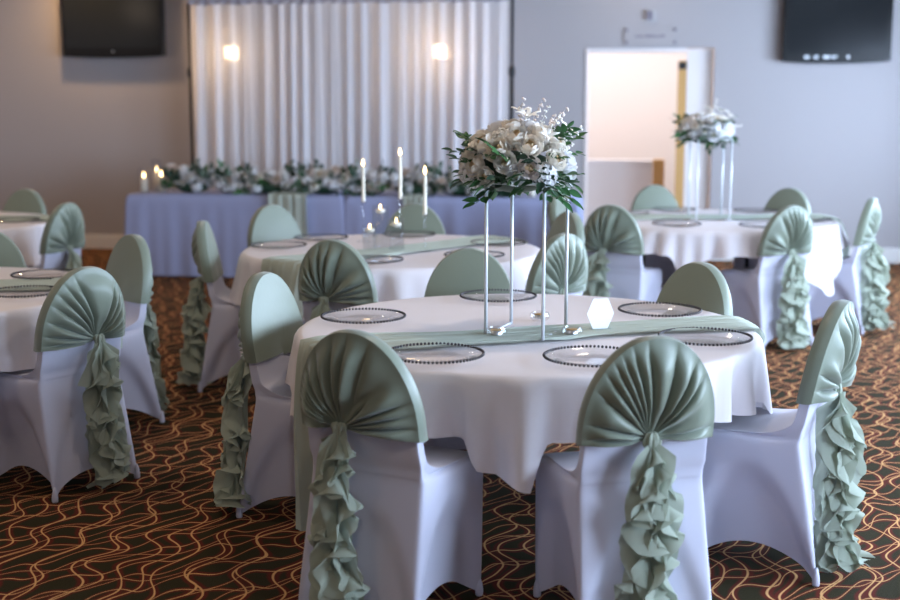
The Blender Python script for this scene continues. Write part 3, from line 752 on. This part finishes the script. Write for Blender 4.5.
def bouquet(t, z0, seed, rx=.185, ry=.15, hz=.17, white=False, detail=1.):
    """dome of blooms over a low bed of leaves, parts of t"""
    rn = random.Random(seed)
    b = MB(); b.sphere((0, 0, z0 + .055), (rx * .72, ry * .72, .075), 20, 12); b.build('moss_bed', M_LEAFD, t)
    blooms = []
    def free(p, r):
        return all((p - q).length > (r + s_) * .80 for q, s_ in blooms)
    tries = 0
    while tries < 4000 and len(blooms) < 95 * detail:
        tries += 1
        a = rn.uniform(0, 2 * PI); e = math.asin(rn.uniform(-.22, 1)); d = Vector((cos(e) * cos(a), cos(e) * sin(a), sin(e)))
        k = rn.choice(('rose', 'rose', 'rose', 'hyd', 'rose', 'rose', 'hyd', 'rose', 'rose', 'star')); s_ = {'rose': rn.uniform(.82, 1.18), 'hyd': rn.uniform(.75, 1.0), 'star': rn.uniform(.8, 1.1)}[k]; rad = {'rose': .038, 'hyd': .048, 'star': .034}[k] * s_
        p = Vector((d.x * rx, d.y * ry, z0 + .055 + d.z * (hz * .75 if d.z > 0 else .06)))
        if k == 'star' and (d.z < .6 or d.x < 0): continue
        if k == 'star': p += d * .035
        if not free(p, rad): continue
        blooms.append((p, rad))
        nrm = (d + Vector((0, 0, .15))).normalized()
        if k == 'rose': place(ROSES[rn.choice((0, 0, 0, 1, 1, 2, 3) if not white else (1, 2, 2, 2))], t, p - nrm * .028 * s_, nrm, s_, rn.uniform(0, 6))
        elif k == 'hyd': place(HYD[rn.choice((0, 1)) if not white else 1], t, p - nrm * .040 * s_, nrm, s_, rn.uniform(0, 6))
        else: place(STARS[0], t, p, nrm, s_, rn.uniform(0, 6))
    for i in range(int(34 * detail)):
        a = 2 * PI * i / int(34 * detail) + rn.uniform(-.15, .15); e = rn.choice((-.35, -.2, -.1, .0, .15, .5)) + rn.uniform(-.1, .1)
        d = Vector((cos(e) * cos(a), cos(e) * sin(a), sin(e))); p = Vector((d.x * rx * (.55 if e < .15 else .82), d.y * ry * (.55 if e < .15 else .82), z0 + .045 + d.z * hz * (.5 if e < .15 else .72)))
        place_y(SPRAYS[rn.choice((0, 0, 1, 2))], t, p, d + Vector((0, 0, rn.uniform(-.35, .15))), rn.uniform(.7, 1.05), rn.uniform(-.7, .7))
    for i in range(int(13 * detail)):
        a = 2 * PI * (i + rn.uniform(-.3, .3)) / int(13 * detail); q = rn.uniform(.45, .85)
        place_y(SPRAYS[rn.choice((0, 0, 1, 2))], t, Vector((cos(a) * rx * q, sin(a) * ry * q, z0 + .04)), Vector((cos(a + rn.uniform(-.9, .9)), sin(a + rn.uniform(-.9, .9)), rn.uniform(-.55, .05))), rn.uniform(.6, .9), rn.uniform(-.6, .6))
    for i in range(int(16 * detail)):
        a = 2 * PI * (i + .4) / int(16 * detail) + rn.uniform(-.2, .2); e = rn.choice((-.1, .15, .35, .6)); d = Vector((cos(e) * cos(a), cos(e) * sin(a), sin(e)))
        p = Vector((d.x * rx * .90, d.y * ry * .90, z0 + .055 + d.z * hz * .78)); tdir = Vector((-d.y, d.x, rn.uniform(-.6, .5))) * rn.choice((-1, 1)) + d * .55
        place_y(SPRAYS[rn.choice((0, 1, 2))], t, p, tdir, rn.uniform(.55, .8), rn.uniform(-.4, .4))
    for i in range(int(9 * detail)):
        a = rn.uniform(0, 2 * PI); e = rn.uniform(.0, 1.3); d = Vector((cos(e) * cos(a), cos(e) * sin(a), sin(e))); p = Vector((d.x * rx * .8, d.y * ry * .8, z0 + .05 + d.z * hz * .7))
        place_y(TWIGS[i % 2], t, p, d, rn.uniform(.55, .9), rn.uniform(0, 6))
def flower_stand(label, loc, rz, w, dp, h, seed, white, detail, rx=.185, ry=.15, hz=.17):
    t = thing('flower_stand', label, 'flower stand', loc, rz, 'tall flower stands')
    for sx in (-1, 1):
        for sy in (-1, 1):
            b = MB(); b.tube([(sx * w / 2, sy * dp / 2, 0), (sx * w / 2, sy * dp / 2, h)], .0062, 10); b.build('rod', M_STAND, t)
    for sx in (-1, 1):
        b = MB(); b.tube([(sx * w / 2, -dp / 2, .005), (sx * w / 2, dp / 2, .005)], .0045, 8); b.build('base_bar', M_STAND, t)
    b = MB(); c = [(-w / 2, -dp / 2, h), (w / 2, -dp / 2, h), (w / 2, dp / 2, h), (-w / 2, dp / 2, h)]
    b.tube(c + [c[0]], .0045, 8); b.build('top_frame', M_STAND, t)
    b = MB(); b.box(-w / 2, -dp / 2, h, w / 2, dp / 2, h + .003); b.build('top_plate', M_STAND, t, smooth=False)
    f = tag(link('flower_arrangement', None, None, (loc[0] - .04, loc[1], loc[2] + h + .007), rz), label.replace('tall white metal stand', 'white blooms and green leaves atop the stand'), 'flowers', 'flower arrangements on the stands')
    bouquet(f, -.026, seed, rx, ry, hz, white, detail); return t
ZT = TZ + .012
flower_stand('tall white metal stand in the middle of the nearest table', (.278, 4.475, ZT), R(-23), .215, .262, .546, 6, False, 1.0, .205, .165, .235)
flower_stand('tall white metal stand on the right rear table', (1.835, 8.85, ZT), R(2), .235, .24, .57, 16, True, .8, .19, .16, .19)

# ------------------------------------------------------------------ small table pieces
def tealight(loc, label, group):
    t = thing('tealight_holder', label, 'candle holder', loc, 0, group)
    b = MB(); n = 12
    prof = [(.024, 0), (.036, .010), (.039, .022), (.034, .034), (.027, .036), (.025, .030), (.027, .012), (.001, .011)]
    b.lathe(prof, 12, caps=False); b.build('cut_glass_bowl', M_GLASS, t, smooth=False)
    b = MB(); b.lathe([(.021, .012), (.021, .027), (.019, .028), (.001, .027)], 20); b.build('candle', M_GOLD, t)
    b = MB(); b.lathe([(.0215, .011), (.0222, .0265), (.0215, .0265), (.021, .012)], 20, caps=False); b.build('metal_cup', M_SILV, t)
    return t
G = 'cut glass tealights on the nearest table'
tealight((.165, 4.375, ZT), 'faceted glass tealight at the front left foot of the flower stand', G)
tealight((.345, 4.735, TZ + .007), 'faceted glass tealight behind the flower stand rods', G)
tealight((.435, 4.385, ZT), 'faceted glass tealight beside the front right foot of the flower stand', G)
t = thing('table_card', 'blank white hexagon card in a clear block on the nearest table', 'place card', (.545, 4.465, ZT), R(14))
b = MB(); hexa = [(.052, .07), (.028, .125), (-.028, .125), (-.052, .07), (-.028, .014), (.028, .014)]
b.add([(x, -.0012, z) for x, z in hexa] + [(x, .0012, z) for x, z in hexa], [(5, 4, 3, 2, 1, 0), (6, 7, 8, 9, 10, 11)] + [(i, (i + 1) % 6, 6 + (i + 1) % 6, 6 + i) for i in range(6)])
b.build('card', M_CARD, t, smooth=False)
b = MB(); b.box(-.036, -.02, 0, .036, -.0015, .016); b.box(-.036, .0015, 0, .036, .02, .016); b.build('clear_base', M_ACRY, t, smooth=False)

def flame(parent, z, s=1.):
    b = MB(); b.lathe([(.0005, z), (.0055 * s, z + .008 * s), (.006 * s, z + .013 * s), (.004 * s, z + .024 * s), (.0004, z + .036 * s)], 12); b.build('flame', M_FLAME, parent)
    b = MB(); b.lathe([(.0008, z - .006), (.0008, z + .006)], 6); b.build('wick', M_POLE, parent)
G = 'taper candles on the middle table'
def taper(x, y, zb, zt, k, lab):
    t = thing('taper_holder', 'slim clear glass candlestick under the ' + lab + ' taper', 'candlestick', (x, y, ZT - .004), 0, 'glass candlesticks on the middle table')
    h = zb - ZT
    b = MB(); b.lathe([(.042, 0), (.042, .006), (.012, .014), (.007, .03), (.006, h * .5), (.007, h - .04), (.010, h - .03), (.0085, h - .02)], 20); b.build('glass_stem', M_GLASS, t)
    b = MB(); b.lathe([(.0085, h - .022), (.014, h - .012), (.0145, h + .004), (.0125, h + .004), (.011, h - .010)], 16); b.build('candle_cup', M_GLASS, t)
    c = thing('taper_candle', lab + ' lit ivory taper candle on the middle table', 'candle', (x, y, zb - .010), 0, G)
    hh = zt - .035 - zb + .01
    b = MB(); b.lathe([(.0105, 0), (.011, .01), (.0085, hh - .01), (.006, hh)], 14); b.build('wax', M_WAX, c)
    flame(c, hh + .004, 1.25)
taper(-.516, 7.45, 1.004, 1.235, 0, 'left')
taper(-.290, 7.30, 1.033, 1.305, 1, 'tallest middle')
taper(-.140, 7.00, .967, 1.215, 2, 'right')
def cylinder(x, y, r, h, lab, k):
    t = thing('glass_cylinder', lab + ' clear glass cylinder of water holding a floating candle', 'vase', (x, y, ZT - .004), 0, 'glass cylinders on the middle table')
    b = MB(); b.lathe([(.001, 0), (r, 0), (r, h), (r - .003, h), (r - .003, .008), (.001, .008)], 32, caps=False); b.build('glass', M_GLASS, t, sharp=40)
    b = MB(); b.lathe([(r - .0035, .0085), (r - .0035, h - .035)], 32); b.build('water', M_WATER, t, sharp=40)
    c = thing('floating_candle', 'lit floating candle in the ' + lab + ' glass cylinder', 'candle', (x, y, ZT - .004 + h - .042), 0, 'floating candles on the middle table')
    b = MB(); b.lathe([(.014, -.004), (.026, .004), (.028, .016), (.022, .021), (.001, .019)], 20); b.build('wax', M_WAX, c)
    flame(c, .020, .8)
cylinder(-.395, 7.08, .046, .250, 'tallest', 0)
cylinder(-.300, 6.96, .044, .185, 'middle height', 1)
cylinder(-.450, 6.98, .040, .150, 'shortest', 2)

# ------------------------------------------------------------------ head table
HT0, HTW, HTD = 2.02, .72, .76                      # front edge distance from the wall, depth
def head_table(s0, s1, lab, seed):
    c = (s0 + s1) / 2; w = s1 - s0; t = thing('trestle_table', 'trestle table under the ' + lab, 'table', W(c, HT0 - HTD / 2, 0), RA, 'head tables')
    b = MB(); b.box(-w / 2 + .02, -HTD / 2 + .02, TZ - .03, w / 2 - .02, HTD / 2 - .02, TZ - .001); b.build('tabletop', M_WOOD, t, smooth=False)
    for sx in (-1, 1):
        for sy in (-1, 1):
            b = MB(); b.tube([(sx * (w / 2 - .2), sy * .28, TZ - .03), (sx * (w / 2 - .2), sy * .28, 0)], .016, 10); b.build('table_leg', M_POLE, t)
    rn = random.Random(seed); ws = [(rn.choice((5, 7, 9, 12, 15)), rn.uniform(0, 6), rn.uniform(.5, 1)) for _ in range(5)]
    b = MB(); rr = .03
    # perimeter of a rounded rectangle
    per = []
    hx, hy = w / 2, HTD / 2
    def seg(x0, y0, x1, y1, n_):
        for i in range(n_): per.append((x0 + (x1 - x0) * i / n_, y0 + (y1 - y0) * i / n_))
    def arc(cx_, cy_, a0):
        for i in range(6): a = a0 + PI / 2 * i / 6; per.append((cx_ + rr * cos(a), cy_ + rr * sin(a)))
    seg(-hx + rr, -hy, hx - rr, -hy, 90); arc(hx - rr, -hy + rr, -PI / 2); seg(hx, -hy + rr, hx, hy - rr, 30); arc(hx - rr, hy - rr, 0)
    seg(hx - rr, hy, -hx + rr, hy, 60); arc(-hx + rr, hy - rr, PI / 2); seg(-hx, hy - rr, -hx, -hy + rr, 30); arc(-hx + rr, -hy + rr, PI)
    n_ = len(per)
    def fn(u, v):
        x, y = per[round(u * n_) % n_]; j = round(v * 16)
        if j <= 2: k = (.001, .6, .985)[j]; return (x * k, y * k, TZ + .005 + (.003 if j == 2 else 0) * 0)
        q = (j - 2) / 14
        wv = sum(a_ * sin(k_ * (x * 1.7 + y * 1.3) * 1.9 + f_) for k_, f_, a_ in ws) / 3
        d = .006 + q ** .8 * (.018 + .024 * wv); nx, ny = (x / hx) ** 7, (y / hy) ** 7; ln = math.hypot(nx, ny) or 1
        corner = min(1, abs(nx * ny)) * .05 * q
        return (x + nx / ln * (d + corner), y + ny / ln * (d + corner), TZ + .002 - q * (TZ - .012))
    b.grid(fn, n_, 16, True)
    o = b.build('head_tablecloth', M_LINEN2, None, W(c, HT0 - HTD / 2, 0)); o.rotation_euler = (0, 0, RA); tag(o, lab, 'tablecloth', 'cloths on the head tables')
head_table(1.30, 3.335, 'lavender white full length cloth, left half of head table', 3)
head_table(3.345, 5.40, 'lavender white full length cloth, right half of head table', 4)
def draped(s, w, h, lab, seed):
    rn = random.Random(seed); p1 = rn.uniform(0, 6); b = MB()
    def fn(u, v):
        q = v * (.45 + h); x = (u - .5) * w * (1 - .12 * sin(PI * v)); f_ = .012 * sin(u * 26 + p1) + .007 * sin(u * 47)
        if q < .45: return (x, -HTD / 2 + .45 - q - .056 if q < .44 else -HTD / 2 - .046, TZ + .018 + abs(f_) * .8)
        return (x, -HTD / 2 - .062 - f_, TZ + .018 - (q - .45))
    b.grid(fn, 60, 40); o = b.build('table_swag', M_RUN, None, W(s, HT0 - HTD / 2, 0)); o.rotation_euler = (0, 0, RA); tag(o, lab, 'table runner', 'sage drapes over the head table')
draped(2.84, .40, .62, 'dark sage drape hanging down the head table behind the pale chair', 1)
draped(3.98, .22, .40, 'narrow sage drape hanging over the head table behind the tapers', 2)
def garland(s, t, seed, lab, rx, hz):
    f = thing('garland_arrangement', lab, 'flowers', W(s, t, TZ + .008), RA, 'white flower clusters along the head table'); rn = random.Random(seed)
    b = MB(); b.grid(lambda u, v: (rx * .8 * cos(2 * PI * u) * sin(PI * v), .09 * sin(2 * PI * u) * sin(PI * v), .07 + -.07 * cos(PI * v)), 16, 8, True); b.build('leaf_bed', M_LEAFD, f)
    for i in range(14):
        x = -rx * .9 + 1.8 * rx * i / 13 + rn.uniform(-.02, .02); z = rn.uniform(.05, hz * .95); y = -rn.uniform(.02, .10)
        d = Vector((rn.uniform(-.4, .4), -1, rn.uniform(.1, .9)))
        m_ = ROSES[rn.choice((1, 2, 2, 3))] if rn.random() < .7 else HYD[1]
        place(m_, f, (x, y, z), d, rn.uniform(.9, 1.25), rn.uniform(0, 6))
    for i in range(26):
        x = rn.uniform(-rx, rx); z = rn.uniform(.02, hz); d = Vector((x / rx * .7 + rn.uniform(-.4, .4), rn.uniform(-1, .2), rn.uniform(-.1, 1.1)))
        place_y(SPRAYS[rn.choice((0, 1, 1, 1, 3))], f, (x * .85, -.03 + rn.uniform(-.04, .03), z * .75), d, rn.uniform(.9, 1.3), rn.uniform(0, 6))
posn = ('first', 'second', 'third', 'fourth', 'fifth', 'sixth', 'seventh', 'eighth')
for k, (s, rx, hz) in enumerate(((1.86, .21, .25), (2.24, .20, .21), (2.60, .19, .24), (3.11, .19, .24), (3.52, .20, .24), (3.92, .22, .23), (4.34, .22, .22), (4.74, .20, .22))):
    garland(s, 1.80, 40 + k, 'white rose and dark foliage cluster, ' + posn[k] + ' from the left along the head table', rx, hz)
def hurricane(s, t, h, lab):
    q = thing('hurricane_glass', lab + ' glass candle cylinder on the head table', 'candle holder', W(s, t, TZ + .008), 0, 'glass candle cylinders on the head table')
    b = MB(); b.lathe([(.001, 0), (.05, 0), (.05, h), (.047, h), (.047, .006), (.001, .006)], 24, caps=False); b.build('glass', M_GLASS, q, sharp=40)
    c = thing('pillar_candle', 'lit candle inside the ' + lab + ' glass on the head table', 'candle', W(s, t, TZ + .015), 0, 'lit candles on the head table')
    b = MB(); b.lathe([(.032, 0), (.032, h * .55), (.028, h * .57), (.001, h * .56)], 18); b.build('wax', M_WAX, c); flame(c, h * .57, 1.5)
hurricane(1.395, 1.80, .22, 'nearest left end'); hurricane(1.54, 1.74, .24, 'second from left end'); hurricane(1.44, 1.60, .30, 'tallest left end')
hurricane(4.99, 1.86, .20, 'right end'); hurricane(5.12, 1.72, .16, 'low right end')

# ------------------------------------------------------------------ light: overcast daylight through the windows, warm ceiling downlights
w = bpy.data.worlds.new('overcast_sky'); S.world = w; w.use_nodes = True; bg = w.node_tree.nodes['Background']
bg.inputs['Color'].default_value = (.58, .75, 1.0, 1); bg.inputs['Strength'].default_value = 25.0
def area(name, loc, rot, sx, sy, power=0, color=(1, 1, 1), portal=False, shape='RECTANGLE', spread=None):
    l = bpy.data.lights.new(name, 'AREA'); l.shape = shape; l.size = sx; l.size_y = sy; l.energy = power; l.color = color
    if portal: l.cycles.is_portal = True
    if spread: l.spread = spread
    o = bpy.data.objects.new(name, l); COL.objects.link(o); o.location = loc; o.rotation_euler = rot; return o
def portal(s, t, z, sx, sz, into):
    o = area('window_portal', W(s, t, z), (0, 0, 0), sx, sz, portal=True)
    o.rotation_euler = Vector(into).to_track_quat('-Z', 'Y').to_euler()
for (a0, a1) in WIN_R: portal(SR + .2, (a0 + a1) / 2, (WZ0 + WZ1) / 2, a1 - a0, WZ1 - WZ0, -EX)
for (a0, a1) in WIN_B: portal((a0 + a1) / 2, TB + .2, (WZ0 + WZ1) / 2, a1 - a0, WZ1 - WZ0, -EN)
for s in (-2.6, .2, 3.0, 5.8):
    for t in (.6, 4.6, 8.2, 11.8):
        area('ceiling_downlight', W(s, t, HC - .02), (0, 0, 0), .16, .16, (20 if t < 4 else 13) if s < 2 else (3 if t < 4 else 13), (1, .62, .30) if t < 4 and s < 2 else (1, .80, .62), shape='DISK')
area('lobby_light', W(5.6, -1.3, HC - .03), (0, 0, RA), 3.2, 1.6, 95, (1, .95, .95))

# ------------------------------------------------------------------ camera
cam = bpy.data.cameras.new('camera'); co = bpy.data.objects.new('camera', cam); COL.objects.link(co)
co.location = (0, 0, 1.588); co.rotation_euler = (R(90 - 9.055), 0, 0)
cam.sensor_width = 36; cam.lens = 50; cam.clip_end = 100
cam.dof.use_dof = True; cam.dof.focus_distance = 4.55; cam.dof.aperture_fstop = 1.7
S.camera = co
S.cycles.transparent_max_bounces = 32
S.view_settings.view_transform = 'Standard'; S.view_settings.look = 'None'; S.view_settings.gamma = 1; S.view_settings.exposure = .25
S.view_settings.use_curve_mapping = False
